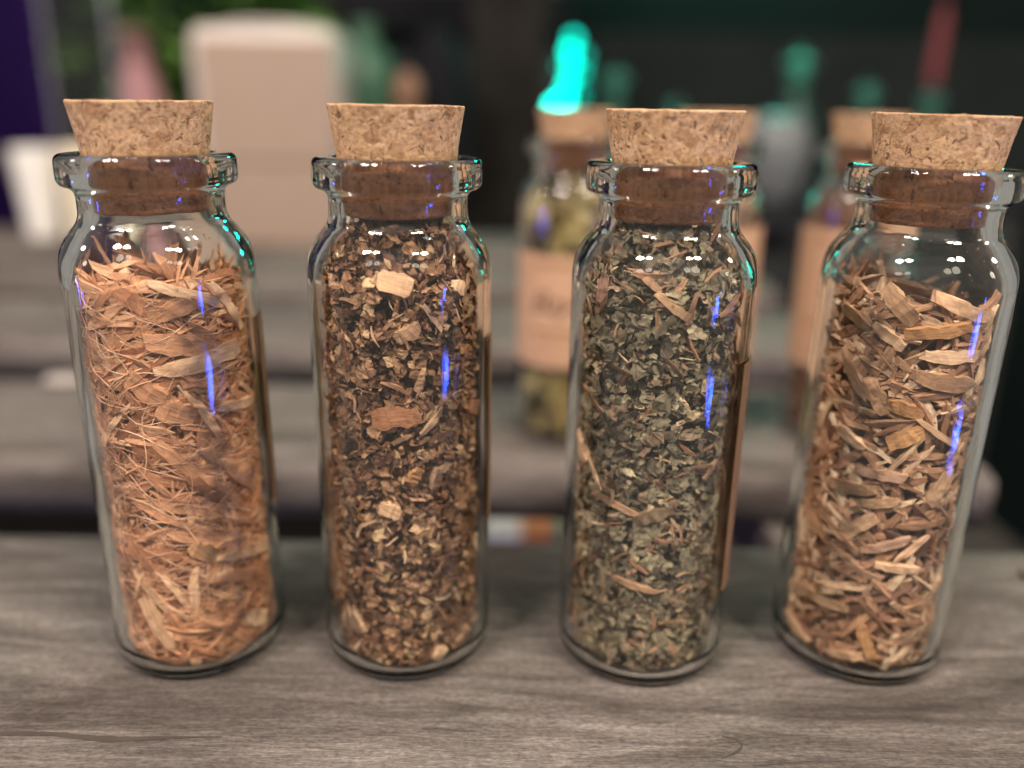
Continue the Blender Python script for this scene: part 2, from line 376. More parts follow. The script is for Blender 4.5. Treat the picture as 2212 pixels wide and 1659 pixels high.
def label_mesh(az0, az1, z0, z1, r0=1.103, r1=1.116, n=40):
    v, f = [], []
    for i in range(n+1):
        a = az0 + (az1-az0)*i/n; c, s = math.cos(a), math.sin(a)
        v += [(r0*c, r0*s, z0), (r1*c, r1*s, z0), (r1*c, r1*s, z1), (r0*c, r0*s, z1)]
        if i:
            p, q = 4*i-4, 4*i
            f += [(p+1, q+1, q+2, p+2), (p, p+3, q+3, q), (p, q, q+1, p+1), (p+3, p+2, q+2, q+3)]
    f += [(0, 1, 2, 3), (4*n+3, 4*n+2, 4*n+1, 4*n)]
    return mesh('paper_label', v, f)
LEAN = {1: -0.7, 4: 0.9}      # slight lean of the end vials on the uneven slat, degrees
def make_vial(x, y, seed, label, group, lab=None):
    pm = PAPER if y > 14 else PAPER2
    r = empty('glass_vial', (x, y, 0), 0.0); tag(r, label, 'vial', group); r.rotation_euler = (0, R(LEAN.get(seed, 0)), 0)
    g = link('glass_body', GLASS_ME, None, r); g.rotation_euler = (0, 0, seed*2.1); g.cycles.is_caustics_caster = True
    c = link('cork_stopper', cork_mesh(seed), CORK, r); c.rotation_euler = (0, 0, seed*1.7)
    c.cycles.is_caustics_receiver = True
    face = math.atan2(-y, -x)
    if lab:
        az0, az1, z0, z1 = lab
        l = link('paper_label', label_mesh(face+R(az0), face+R(az1), z0, z1), pm, r)
        return r, l, face
    return r, None, face
VX = {1: (-4.18, 10.20), 2: (-1.375, 10.25), 3: (1.80, 10.225), 4: (4.80, 10.325)}
make_vial(*VX[1], 1, 'leftmost front vial, corked clear glass full of pinkish tan shredded bark', 'corked glass vials in the front row', (70, 245, 2.0, 4.5))
make_vial(*VX[2], 2, 'second front vial from the left, corked glass packed with dark brown crumbled leaf', 'corked glass vials in the front row', (73, 245, 1.9, 4.35))
make_vial(*VX[3], 3, 'third front vial from the left, corked glass packed with grey green leaf flakes', 'corked glass vials in the front row', (65, 245, 1.2, 4.2))
make_vial(*VX[4], 4, 'rightmost front vial, corked glass of tan chopped stems cut by the picture edge', 'corked glass vials in the front row', (120, 245, 1.8, 4.3))

# ------------------------------------------------------------------ contents of the vials
def t_splinter(rng, n=6, w=0.2, t=0.1, curve=0.08, rag=0.3):
    v, f = [], []
    ph = rng.uniform(0, 6.28); c1 = rng.uniform(-curve, curve); c2 = rng.uniform(-curve, curve)
    for i in range(n):
        s = i/(n-1); x = s-0.5
        taper = 1.0 - rag*(abs(2*s-1)**3)*rng.uniform(0.2, 1.6)
        cyv = c1*math.cos(s*3.1)+c2*(s-.5)**2*4; czv = c2*math.sin(s*2.5+ph)*0.6
        for (a, b) in ((-1, -1), (1, -1), (1, 1), (-1, 1)):
            v.append((x + (rng.uniform(-.07, .07) if i in (0, n-1) else 0), cyv + a*w/2*taper*rng.uniform(.75, 1.2), czv + b*t/2*taper*rng.uniform(.7, 1.25)))
    for i in range(n-1):
        for k in range(4): f.append((4*i+k, 4*i+(k+1) % 4, 4*i+4+(k+1) % 4, 4*i+4+k))
    f += [(3, 2, 1, 0), (4*n-4, 4*n-3, 4*n-2, 4*n-1)]
    return np.array(v), f
def t_flake(rng, crumple=0.28, aspect=0.8, m=4):
    v, f = [], []
    o = rng.uniform(0, 100)
    for i in range(m):
        for j in range(m):
            x = i/(m-1)-.5; y = (j/(m-1)-.5)*aspect
            if i in (0, m-1) or j in (0, m-1):
                s = rng.uniform(.55, 1.15)*(0.78 if (i in (0, m-1) and j in (0, m-1)) else 1); x *= s; y *= s
            else: x += rng.uniform(-.08, .08); y += rng.uniform(-.08, .08)
            z = crumple*noise.noise((x*2.3+o, y*2.3, o)) * 1.3 + rng.uniform(-.04, .04)
            v.append((x, y, z))
    for i in range(m-1):
        for j in range(m-1): f.append((i*m+j, (i+1)*m+j, (i+1)*m+j+1, i*m+j+1))
    return np.array(v), f
def t_hair(rng, n=9, r=0.0055):
    v, f = [], []; b1, b2 = rng.uniform(-.5, .5), rng.uniform(-.3, .3); k3 = rng.uniform(-.25, .25)
    for i in range(n):
        s = i/(n-1)-.5; p = (s*(1-.25*abs(b1)), b1*s*s*1.2+k3*math.sin(s*7)*.25, b2*s*s)
        rr = r*(1-.7*abs(2*s)**3)
        for k in range(3):
            a = k*2.094; v.append((p[0], p[1]+rr*math.cos(a), p[2]+rr*math.sin(a)))
    for i in range(n-1):
        for k in range(3): f.append((3*i+k, 3*i+(k+1) % 3, 3*i+3+(k+1) % 3, 3*i+3+k))
    return np.array(v), f
def frame(az, tilt, lean, roll_):
    """columns: piece x (long), y (wide), z (thin) with z radial by default"""
    er = np.array((math.cos(az), math.sin(az), 0)); et = np.array((-math.sin(az), math.cos(az), 0)); ez = np.array((0, 0, 1.))
    x = math.cos(tilt)*et + math.sin(tilt)*ez; y = np.cross(er, x); z = er
    x2 = math.cos(lean)*x - math.sin(lean)*z; z2 = math.sin(lean)*x + math.cos(lean)*z
    y3 = math.cos(roll_)*y + math.sin(roll_)*z2; z3 = -math.sin(roll_)*y + math.cos(roll_)*z2
    return np.stack((x2, y3, z3), 1)
def clampv(P, gap=0.03):
    rr = np.hypot(P[:, 0], P[:, 1]); lim = r_in(P[:, 2]) - gap
    k = np.where(rr > lim, lim/np.maximum(rr, 1e-6), 1.0)
    P[:, 0] *= k; P[:, 1] *= k
    P[:, 2] = np.maximum(P[:, 2], 0.135)
    return P
def set_loc(me, arr):
    a = me.attributes.new('loc', 'FLOAT_VECTOR', 'POINT'); a.data.foreach_set('vector', np.ascontiguousarray(arr, dtype=np.float32).ravel())
def stuff_mesh(name, templates, n, size, ztop, rng, face, depth=0.32, tilt_s=3.14, lean_s=0.4, roll_s=0.5, zlow=0.14, gap=0.03, dist=None):
    V, F, L, off = [], [], [], 0
    for i in range(n):
        tv, tf = templates[rng.randrange(len(templates))]
        az = rng.uniform(0, 2*math.pi); z = rng.uniform(zlow, 6.0)
        s = rng.uniform(*size)*(rng.random()**0.6*.6+.55)
        if z > ztop(az): continue
        rl = r_in(z) - gap
        near = abs(z-ztop(az)) < 0.25
        r = rl - depth*rng.random()**1.5 - 0.02 if not near else rl*math.sqrt(rng.random())
        r = max(0.05, r)
        M = frame(az, rng.gauss(0, tilt_s), rng.gauss(0, lean_s), rng.gauss(0, roll_s))
        P = (tv*s) @ M.T + np.array((r*math.cos(az), r*math.sin(az), z))
        P = clampv(P, gap)
        V.append(P); L.append(tv*s); F += [tuple(q+off for q in ff) for ff in tf]; off += len(tv)
    V = np.concatenate(V); L = np.concatenate(L)
    me = mesh(name, V, F); set_loc(me, L); return me
def core_mesh(name, ztop, rng, dr=0.30):
    seg, nz = 48, 40; v, f = [], []
    for j in range(nz+1):
        for k in range(seg):
            az = 2*math.pi*k/seg; zt = ztop(az)-0.12; z = 0.2+(zt-.2)*j/nz
            r = max(.1, (r_in(z)-dr) + .08*noise.noise((math.cos(az)*4, math.sin(az)*4, z*4+dr*50)))
            v.append((r*math.cos(az), r*math.sin(az), z))
    for j in range(nz):
        for k in range(seg): f.append((j*seg+k, j*seg+(k+1) % seg, (j+1)*seg+(k+1) % seg, (j+1)*seg+k))
    c = len(v); v.append((0, 0, ztop(0)-.08))
    for k in range(seg): f.append((nz*seg+k, nz*seg+(k+1) % seg, c))
    me = mesh(name, v, f); set_loc(me, np.array(v)); return me
def receiver(o): o.cycles.is_caustics_receiver = True; return o
def place_obj(name, me, mat, parent, az, z, tilt, lean, roll_, depth=0.0, gap=0.055):
    o = link(name, me, mat, parent)
    Pl = np.array([q.co for q in me.vertices])
    M = frame(az, tilt, lean, roll_); r = r_in(z)-gap-depth
    for _ in range(12):
        P = Pl @ M.T + np.array((r*math.cos(az), r*math.sin(az), z))
        ex = (np.hypot(P[:, 0], P[:, 1]) - (r_in(P[:, 2])-gap)).max()
        lowz = 0.135 - P[:, 2].min()
        if lowz > 0: z += lowz
        if ex <= 0.002 and lowz <= 0: break
        if ex > 0: r -= ex*0.8+0.003
    mm = Matrix([[*M[0], r*math.cos(az)], [*M[1], r*math.sin(az)], [*M[2], z], [0, 0, 0, 1]])
    o.matrix_basis = mm
    return receiver(o)
def lib_meshes(name, templates, mat, scale):
    out = []
    for tv, tf in templates:
        me = mesh(name, tv*scale, tf); set_loc(me, tv*scale); me.materials.append(mat); out.append(me)
    return out

# materials of the fillings
BARK = herb_mat('shredded_bark', ((0, (.24, .085, .04)), (.25, (.49, .22, .115)), (.5, (.60, .295, .165)), (.75, (.41, .165, .085)), (.92, (.68, .37, .215)), (1, (.74, .46, .29))), (1.2, 14, 14), 2.2)
BARKP = herb_mat('pale_bark', ((0, (.68, .40, .24)), (.5, (.76, .50, .33)), (1, (.72, .44, .28))), (1.2, 14, 14), 2.2, fdark=.7)
FIBRE = herb_mat('bark_fibre', ((0, (.64, .32, .18)), (.5, (.74, .44, .28)), (1, (.82, .58, .42))), (1, 4, 4), 3, fdark=.8)
LEAFB = herb_mat('brown_crumbled_leaf', ((0, (.062, .026, .015)), (.22, (.185, .080, .043)), (.45, (.33, .160, .085)), (.65, (.41, .225, .122)), (.8, (.26, .132, .072)), (.92, (.55, .345, .20)), (1, (.65, .43, .25))), (5, 5, 5), 3.0, fdark=.42)
LEAFG = herb_mat('grey_green_leaf', ((0, (.072, .050, .034)), (.25, (.18, .142, .092)), (.5, (.272, .225, .147)), (.7, (.35, .292, .193)), (.84, (.28, .165, .103)), (.94, (.45, .365, .24)), (1, (.53, .38, .24))), (5, 5, 5), 3.0, fdark=.42)
STEM = herb_mat('chopped_stem', ((0, (.13, .055, .03)), (.2, (.30, .145, .08)), (.4, (.44, .235, .135)), (.6, (.34, .165, .092)), (.8, (.58, .365, .23)), (1, (.72, .52, .36))), (1.4, 14, 14), 2.4, fdark=.42)
TONE = {'pale': BARKP, 'mid': BARK,
        'tan': herb_mat('tan_stem', ((0, (.44, .245, .14)), (1, (.56, .345, .21))), (1.4, 14, 14), 2.4),
        'orange': herb_mat('orange_stem', ((0, (.45, .21, .085)), (1, (.52, .27, .12))), (1.4, 14, 14), 2.4),
        'red': herb_mat('red_brown_stem', ((0, (.30, .115, .055)), (1, (.38, .165, .08))), (1.4, 18, 18), 2.4, fdark=.45),
        'pink': herb_mat('mauve_stem', ((0, (.36, .20, .15)), (1, (.40, .24, .18))), (1.4, 14, 14), 2.4),
        'pinky': herb_mat('pinkish_stem', ((0, (.50, .29, .20)), (1, (.56, .34, .24))), (1.4, 14, 14), 2.4),
        'brown': herb_mat('brown_leaf_scrap', ((0, (.20, .13, .08)), (1, (.27, .18, .11))), (5, 5, 5), 3.0)}
HERO = [(1, 22, 4.15, 6, 0.98, 0.21, 'pale'), (1, 5, 4.38, -12, 0.70, 0.25, 'mid'), (1, 20, 2.52, -51, 1.35, 0.24, 'mid'), (1, 38, 2.73, -46, 1.0, 0.26, 'mid'), (1, 6, 2.80, -51, 1.04, 0.16, 'mid'), (1, 49, 1.52, -13, 1.0, 0.15, 'pale'), (1, 8, 1.75, -30, 0.40, 0.22, 'orange'), (1, -1, 3.58, -27, 0.43, 0.28, 'mid'), (1, 42, 0.57, -24, 0.37, 0.2, 'pale'), (1, 3, 4.78, 21, 0.70, 0.2, 'mid'), (1, -17, 4.88, -44, 0.51, 0.17, 'mid'), (1, 44, 4.75, -57, 0.72, 0.12, 'pale'), (1, 17, 4.95, -25, 0.9, 0.13, 'pale'), (1, -22, 3.92, -39, 0.6, 0.25, 'mid'), (1, 55, 3.50, -6, 0.85, 0.12, 'pale'), (1, -34, 0.82, -69, 0.69, 0.2, 'mid'), (1, 36, 1.23, -27, 1.0, 0.15, 'mid'),
        (2, -4, 5.15, -14, 0.40, 0.24, 'pale'), (2, -5, 3.58, 5, 0.56, 0.24, 'red'), (2, 44, 5.05, -27, 0.22, 0.14, 'pale'), (2, 4, 4.58, 27, 0.33, 0.16, 'tan'), (2, 7, 2.83, 51, 0.22, 0.13, 'orange'), (2, 23, 2.77, 79, 0.25, 0.12, 'tan'), (2, -43, 0.75, -60, 0.3, 0.2, 'pale'), (2, -11, 2.40, -25, 0.26, 0.18, 'pale'), (2, -42, 4.33, -84, 0.45, 0.09, 'red'), (2, 20, 3.50, 46, 0.42, 0.07, 'tan'), (2, 67, 3.50, -21, 0.5, 0.16, 'red'), (2, 21, 4.75, -54, 0.37, 0.06, 'pale'), (2, 25, 0.3, 60, 0.22, 0.15, 'pale'), (2, 12, 4.03, 69, 0.27, 0.07, 'tan'),
        (3, -66, 3.02, -40, 0.5, 0.18, 'pale'), (3, -45, 5.0, 80, 0.45, 0.10, 'pink'), (3, -8, 5.2, -42, 0.30, 0.08, 'tan'), (3, 8, 4.95, -33, 0.46, 0.10, 'tan'), (3, -48, 3.73, -34, 0.44, 0.04, 'tan'), (3, -41, 2.77, -53, 0.44, 0.04, 'pale'), (3, 47, 2.95, -134, 0.28, 0.06, 'pale'), (3, -24, 2.48, -14, 0.60, 0.08, 'tan'), (3, 2, 3.38, 46, 0.21, 0.16, 'brown'), (3, 4, 2.40, 23, 0.50, 0.14, 'brown'), (3, 48, 3.00, -8, 0.6, 0.04, 'tan'), (3, -4, 1.43, -16, 0.56, 0.08, 'tan'),
        (4, -7, 4.95, -41, 0.5, 0.2, 'tan'), (4, 36, 4.95, -19, 0.75, 0.17, 'pale'), (4, 22, 4.70, 13, 0.67, 0.14, 'orange'), (4, -10, 4.58, -36, 0.42, 0.13, 'pale'), (4, 34, 4.40, 0, 0.63, 0.14, 'pale'), (4, 33, 4.10, -8, 0.71, 0.2, 'tan'), (4, -12, 3.85, -56, 0.48, 0.18, 'tan'), (4, 7, 3.75, -14, 0.43, 0.16, 'orange'), (4, -31, 4.05, -52, 0.63, 0.13, 'tan'), (4, 12, 3.40, -150, 0.40, 0.2, 'orange'), (4, 32, 3.48, -36, 0.60, 0.07, 'pale'), (4, -25, 3.27, -21, 0.42, 0.11, 'pale'), (4, -1, 2.90, 0, 0.54, 0.13, 'pinky'), (4, -20, 2.65, 10, 0.59, 0.15, 'tan'), (4, -2, 2.52, 16, 0.53, 0.11, 'tan'), (4, -24, 2.02, -33, 0.64, 0.08, 'tan'), (4, -10, 2.17, 46, 0.49, 0.16, 'pale'), (4, 10, 1.98, 26, 0.57, 0.10, 'pinky'), (4, 30, 1.98, 44, 0.51, 0.07, 'pale'), (4, -33, 1.00, 6, 0.85, 0.12, 'tan'), (4, 22, 1.70, 0, 0.51, 0.10, 'pale'), (4, -49, 0.40, -22, 0.5, 0.12, 'tan'), (4, 9, 0.65, -71, 0.53, 0.13, 'orange'), (4, -3, 0.35, 12, 0.47, 0.12, 'tan'), (4, -38, 4.75, -27, 0.44, 0.13, 'tan'), (4, 44, 2.77, -118, 0.51, 0.14, 'tan')]
PIECE = {1: 'bark_splinter', 2: 'stem_piece', 3: 'stem_piece', 4: 'wood_chip'}

def filling(vi, label, cat):
    x, y = VX[vi]; face = math.atan2(-y, -x)
    root = empty(('', 'shredded_bark', 'crumbled_leaf', 'leaf_flakes_filling', 'chopped_stem')[vi] if vi != 3 else 'dried_leaf', (x, y, 0))
    root.rotation_euler = (0, R(LEAN.get(vi, 0)), 0)
    tag(root, label, cat, 'dried herb fillings inside the front vials')
    return root, face, random.Random(100+vi)
def heroes(vi, root, face, rng):
    for (v, az, h, tilt, L, w, tone) in HERO:
        if v != vi: continue
        tv, tf = t_splinter(rng, 8, w/L, min(.75*w/L, .09/L+.02), .05*w/L+0.015, .35)
        tv[:, 2] -= (tv[:, 0]*math.cos(R(tilt)))**2*L/(2*.92)      # curls round the wall
        me = mesh(PIECE[vi], tv*L, tf); set_loc(me, tv*L)
        place_obj(PIECE[vi], me, TONE[tone], root, face+R(az), h, R(tilt), rng.uniform(-.05, .05), rng.uniform(-.15, .15), 0.0, .026)

# 1: pinkish shredded bark with hair-fine fibres
root, face, rng = filling(1, 'pinkish tan shredded bark with pale hairy fibres inside the leftmost front vial', 'dried bark')
zt1 = lambda az: 5.12 + .12*noise.noise((math.cos(az)*1.5, math.sin(az)*1.5, 3.1))
heroes(1, root, face, rng)
ts = [t_splinter(rng, 8, rng.uniform(.03, .09) if q_ % 5 else rng.uniform(.14, .22), rng.uniform(.02, .05), .2, .6) for q_ in range(16)]
tsb = [t_splinter(rng, 9, rng.uniform(.06, .17), rng.uniform(.04, .08), .12, .6) for _ in range(16)]
for q_, (tv, tf) in enumerate(tsb): tv[:, 2] -= tv[:, 0]**2*(.8 if q_ < 8 else 1.15)/(2*1.15)
libs = lib_meshes('bark_splinter', tsb[:8], BARK, 0.8) + lib_meshes('bark_splinter', tsb[8:], BARK, 1.15)
for i in range(150):
    az = face + rng.uniform(-1.45, 1.45); z = rng.uniform(.3, 5.05)
    o = place_obj('bark_splinter', libs[rng.randrange(16)], None, root, az, z, rng.gauss(-.12, .62), rng.gauss(0, .10), rng.gauss(0, .35), rng.random()**2*.10, .045)
tag(receiver(link('fine_bark', stuff_mesh('fine_bark', ts, 6500, (.35, 1.0), zt1, rng, face, .45, .75, .25, .6, gap=.085), BARK, root)), kind='stuff')
th = [t_hair(rng) for _ in range(14)]
tag(receiver(link('bark_fibre', stuff_mesh('bark_fibre', th, 1500, (.4, 1.2), zt1, rng, face, .10, .7, .15, 1.0), FIBRE, root)), kind='stuff')
tag(receiver(link('packed_core', core_mesh('packed_core', zt1, rng, .46), BARK, root)), kind='stuff')

# 2: brown crumbled leaf
root, face, rng = filling(2, 'dark brown crumbled leaf with a few pale stem bits inside the second front vial', 'dried leaf')
zt2 = lambda az: 5.70
heroes(2, root, face, rng)
tf2 = [t_flake(rng, rng.uniform(.2, .5), rng.uniform(.5, 1.0)) for _ in range(22)]
libs = lib_meshes('leaf_flake', tf2, LEAFB, 0.23)
for i in range(280):
    az = face + rng.uniform(-1.45, 1.45); z = rng.uniform(.3, 5.3)
    place_obj('leaf_flake', libs[rng.randrange(22)], None, root, az, z, rng.uniform(0, 6.28), rng.gauss(0, .35), rng.gauss(0, .45), rng.random()*.05)
tag(receiver(link('leaf_crumb', stuff_mesh('leaf_crumb', tf2, 10500, (.10, .23), zt2, rng, face, .36, 3.1, .6, .7, gap=.075), LEAFB, root)), kind='stuff')
ts2 = [t_splinter(rng, 5, rng.uniform(.08, .2), rng.uniform(.05, .12), .1, .4) for _ in range(8)]
tag(receiver(link('stem_shred', stuff_mesh('stem_shred', ts2, 500, (.12, .32), zt2, rng, face, .12, 3.1, .3, .6), STEM, root)), kind='stuff')
tag(receiver(link('packed_core', core_mesh('packed_core', zt2, rng, .36), LEAFB, root)), kind='stuff')

# 3: grey green leaf
root, face, rng = filling(3, 'grey green crushed leaf with thin pale stems inside the third front vial', 'dried leaf')
heroes(3, root, face, rng)
tf3 = [t_flake(rng, rng.uniform(.12, .38), rng.uniform(.5, 1.0)) for _ in range(22)]
libs = lib_meshes('leaf_flake', tf3, LEAFG, 0.26)
libsL = lib_meshes('leaf_flake', [t_flake(rng, .12, rng.uniform(.5, .9), 5) for _ in range(8)], LEAFG, 0.45)
for i in range(270):
    az = face + rng.uniform(-1.45, 1.45); z = rng.uniform(.3, 5.3)
    lb = libsL if i % 9 == 0 else libs
    place_obj('leaf_flake', lb[rng.randrange(len(lb))], None, root, az, z, rng.gauss(0, .9), rng.gauss(0, .25), rng.gauss(0, .4), rng.random()*.05)
tag(receiver(link('leaf_crumb', stuff_mesh('leaf_crumb', tf3, 10500, (.09, .24), zt2, rng, face, .34, .9, .5, .7, gap=.075), LEAFG, root)), kind='stuff')
tag(receiver(link('stem_shred', stuff_mesh('stem_shred', ts2, 420, (.14, .38), zt2, rng, face, .12, 1.2, .3, .6), STEM, root)), kind='stuff')
tag(receiver(link('packed_core', core_mesh('packed_core', zt2, rng, .34), LEAFG, root)), kind='stuff')

# 4: tan chopped stems
root, face, rng = filling(4, 'loose tan and orange chopped woody stems inside the rightmost front vial', 'dried stems')
zt4 = lambda az: 4.98 - .28*math.cos(az - face - R(75)) + .1*noise.noise((math.cos(az)*2, math.sin(az)*2, 1.0))
heroes(4, root, face, rng)
ts4 = [t_splinter(rng, 6, rng.uniform(.06, .19), rng.uniform(.06, .14), .05, .35) for _ in range(18)]
ts4b = [(tv - np.stack((0*tv[:, 0], 0*tv[:, 0], tv[:, 0]**2*.58/2.6), 1), tf) for tv, tf in ts4]
libs = lib_meshes('wood_chip', ts4b, STEM, 0.62)
for i in range(250):
    az = face + rng.uniform(-1.45, 1.45); z = rng.uniform(.3, 4.9)
    place_obj('wood_chip', libs[rng.randrange(18)], None, root, az, z, rng.gauss(0, .8), rng.gauss(0, .2), rng.gauss(0, .5), rng.random()**1.5*.16)
tag(receiver(link('stem_shred', stuff_mesh('stem_shred', ts4, 3200, (.25, .65), zt4, rng, face, .5, .9, .35, .7, gap=.09), STEM, root)), kind='stuff')
tag(receiver(link('packed_core', core_mesh('packed_core', zt4, rng, .46), STEM, root)), kind='stuff')

# ------------------------------------------------------------------ rear row of labelled vials
def wrap_text(txt, size, az_c, z, r, shear=0.25, parent=None, mat=None, name='lettering'):
    cu = bpy.data.curves.new('t', 'FONT'); cu.body = txt; cu.size = size; cu.shear = shear; cu.align_x = 'CENTER'; cu.resolution_u = 3
    ob = bpy.data.objects.new('t', cu); C.objects.link(ob); bpy.context.view_layer.update()
    me = bpy.data.meshes.new_from_object(ob); bpy.data.objects.remove(ob)
    bm = bmesh.new(); bm.from_mesh(me)
    for _ in range(4):
        bmesh.ops.triangulate(bm, faces=bm.faces[:])
        le = [e for e in bm.edges if e.calc_length() > .07]
        if le: bmesh.ops.subdivide_edges(bm, edges=le, cuts=1)
    bmesh.ops.triangulate(bm, faces=bm.faces[:]); bm.to_mesh(me); bm.free()
    me2 = bpy.data.meshes.new(name)
    v = [((r)*math.cos(az_c + p.co.x/r), (r)*math.sin(az_c + p.co.x/r), z + p.co.y) for p in me.vertices]
    me2.from_pydata(v, [], [tuple(p.vertices) for p in me.polygons]); me2.update()
    return link(name, me2, mat, parent)
def ink_bar(az_c, z, w, h, r, parent, mat):
    n = 26; v, f = [], []
    for i in range(n+1):
        a = az_c + (i/n-.5)*w/r; dz = .25*h*noise.noise((i*1.3, z*9, 0))
        v += [(r*math.cos(a), r*math.sin(a), z-h/2+dz), (r*math.cos(a), r*math.sin(a), z+h/2+dz)]
        if i: f.append((2*i-2, 2*i, 2*i+1, 2*i-1))
    return link('printed_line', mesh('printed_line', v, f), mat, parent)
OLIVE = herb_mat('olive_bay_leaf', ((0, (.22, .155, .06)), (.4, (.33, .25, .10)), (.7, (.27, .20, .075)), (1, (.44, .35, .18))), (4, 4, 4), 2.0)
RUST = herb_mat('reddish_brown_herb', ((0, (.16, .075, .05)), (.5, (.25, .125, .085)), (1, (.36, .20, .135))), (5, 5, 5), 3.0)
PEACH = herb_mat('sandy_brown_herb', ((0, (.36, .22, .13)), (.5, (.46, .30, .19)), (1, (.30, .16, .09))), (5, 5, 5), 3.0)
RV = [(1.22, 18.55, 'rear vial left of the third front vial, its paper label lettered Bay', 'olive bay leaf pieces inside the rear vial lettered Bay', 'dried_bay_leaf', OLIVE, 5),
      (4.18, 18.6, 'rear vial mostly hidden behind the third front vial, tan paper label', 'sandy brown herb inside the mostly hidden middle rear vial', 'dried_herb', PEACH, 6),
      (7.35, 18.6, 'rear vial peeking out left of the rightmost front vial, tan paper label', 'reddish brown crumbs inside the rear vial behind the rightmost front vial', 'dried_herb', RUST, 7)]
for k, (x, y, lb, lc, nm, mt, sd) in enumerate(RV):
    z0, z1 = ((1.75, 4.15), (1.9, 4.75), (1.75, 4.75))[k]
    r, l, face = make_vial(x, y, sd, lb, 'labelled vials in the rear row', (-88, 88, z0, z1))
    zc = (z0+z1)/2
    if k == 0:
        wrap_text('Bay', .66, face-R(22), zc-.02, 1.1185, .45, l, INK)
    else:
        ink_bar(face, zc+.25, .9, .22, 1.1185, l, INK2)
    for dz, w, h in ((1.0, 1.0, .12), (-.42, 1.15, .10), (-.62, .8, .08), (-.95, 1.1, .07)):
        ink_bar(face-R(16), zc+dz*(z1-z0)/2.4, w, h, 1.1185, l, INK2)
    rng = random.Random(300+k)
    c = empty(nm, (x, y, 0)); tag(c, lc, 'dried herb', 'dried herb fillings inside the rear vials')
    if k == 0:
        tt = [t_flake(rng, .18, rng.uniform(.5, .8), 5) for _ in range(10)]
        tag(receiver(link('leaf_piece', stuff_mesh('leaf_piece', tt, 170, (.7, 1.3), lambda a: 5.5, rng, face, .7, .8, .3, .5), mt, c)), kind='stuff')
    else:
        tt = [t_flake(rng, .45, .9) for _ in range(12)]
        tag(receiver(link('herb_crumb', stuff_mesh('herb_crumb', tt, 4200, (.12, .26), lambda a: 5.45, rng, face, .22, 3, .6, .7), mt, c)), kind='stuff')
        tag(receiver(link('packed_core', core_mesh('packed_core', lambda a: 5.45, rng, .2), mt, c)), kind='stuff')

# ------------------------------------------------------------------ things behind the vials
# cream canister with a beige card front
BEIGE = plain('beige_card', (0.31, 0.228, 0.178), 0.75, 0, .05, 2.0)
CREAM = plain('cream_glaze', (0.50, 0.45, 0.41), 0.35, 0, .05)
can = empty('storage_canister', (-12.55, 47.4, 0)); tag(can, 'cream rounded storage canister with flat beige card front on the rear slat', 'canister')
link('body', box('body', 7.3, 5.6, 10.7, .75, 5, True), CREAM, can)
p = link('front_panel', box('front_panel', 6.45, .25, 5.75, .08), BEIGE, can); p.location = (.28, -2.95, 4.25)
p = link('front_panel', box('front_panel', 6.45, .22, 4.1, .08), BEIGE, can); p.location = (.28, -2.93, .05)
p = link('lid_rim', lathe('lid_rim', [(0, 10.95), (2.0, 10.93), (2.5, 10.85), (2.6, 10.66), (0, 10.66)][::-1], 40), CREAM, can)

cup = empty('white_cup', (-25.4, 46.5, 0)); cup.scale = (.86, .86, .86); tag(cup, 'tapered glossy white cup at the far left edge beside the ivory candle', 'cup')
link('body', lathe('body', catmull([(0, .1), (.75, .0), (.95, .25), (1.1, 2.2), (1.35, 5.0), (1.28, 5.05), (1.0, 2.2), (.85, .5), (0, .4)], 4), 48), plain('white_porcelain', (.78, .76, .73), .25), cup)
link('foot_ring', lathe('foot_ring', [(.5, -.0), (.8, 0), (.8, .1), (.5, .1)], 32), plain('porcelain_foot', (.7, .68, .65), .4), cup)
cd = empty('pillar_candle', (-23.0, 46.8, 0)); cd.scale = (.9, .9, .88); tag(cd, 'short ivory pillar candle between the white cup and the canister', 'candle')
link('wax_body', lathe('wax_body', catmull([(0, 0), (1.2, 0), (1.25, .1), (1.25, 5.0), (1.15, 5.15), (.95, 5.05), (.3, 4.9), (0, 4.88)], 4), 48), plain('ivory_wax', (.74, .66, .50), .5, 0, .04), cd)
link('wick', lathe('wick', [(0, 4.88), (.05, 4.9), (.05, 5.35), (0, 5.36)], 10), CRACK, cd)

# pale scrap on the third slat at the left
sc = link('pebble', lathe('pebble', catmull([(0, 0), (.45, .02), (.62, .2), (.4, .42), (0, .46)], 4), 24), plain('pale_stone', (.36, .32, .29), .3)); sc.location = (-11.6, 21.1, 0.0); sc.scale = (.9, .5, .6)
tag(sc, 'small pale pebble on the slat left of the leftmost vial', 'pebble')

# clear panel and leafy plant, mauve pot
vase = empty('acrylic_panel', (-25.6, 53.5, 0)); tag(vase, 'upright clear acrylic panel with pale edges at the top left in front of the plant', 'panel')
link('clear_sheet', box('clear_sheet', 3.6, .25, 16, .02), GLASS, vase)
for dx in (-1.92, 1.92):
    e = link('frosted_edge', box('frosted_edge', .22, .35, 16, .03), plain('frosted_edge', (.17, .17, .22), .5), vase); e.location = (dx, 0, 0)
LEAF = plain('plant_leaf', (.10, .20, .045), .5, 0, .35, 1.2)
plant = empty('potted_plant', (-21.5, 58.5, 0)); tag(plant, 'blurred leafy green plant in a mauve pot behind the canister', 'plant')
pp = link('pot', lathe('pot', catmull([(0, 0), (2.2, 0), (2.6, 1.0), (3.0, 5.0), (3.2, 5.4), (2.9, 5.4), (2.5, 4.8), (0, 4.7)], 4), 40), plain('mauve_pot', (.30, .16, .17), .6), plant)
rng = random.Random(9)
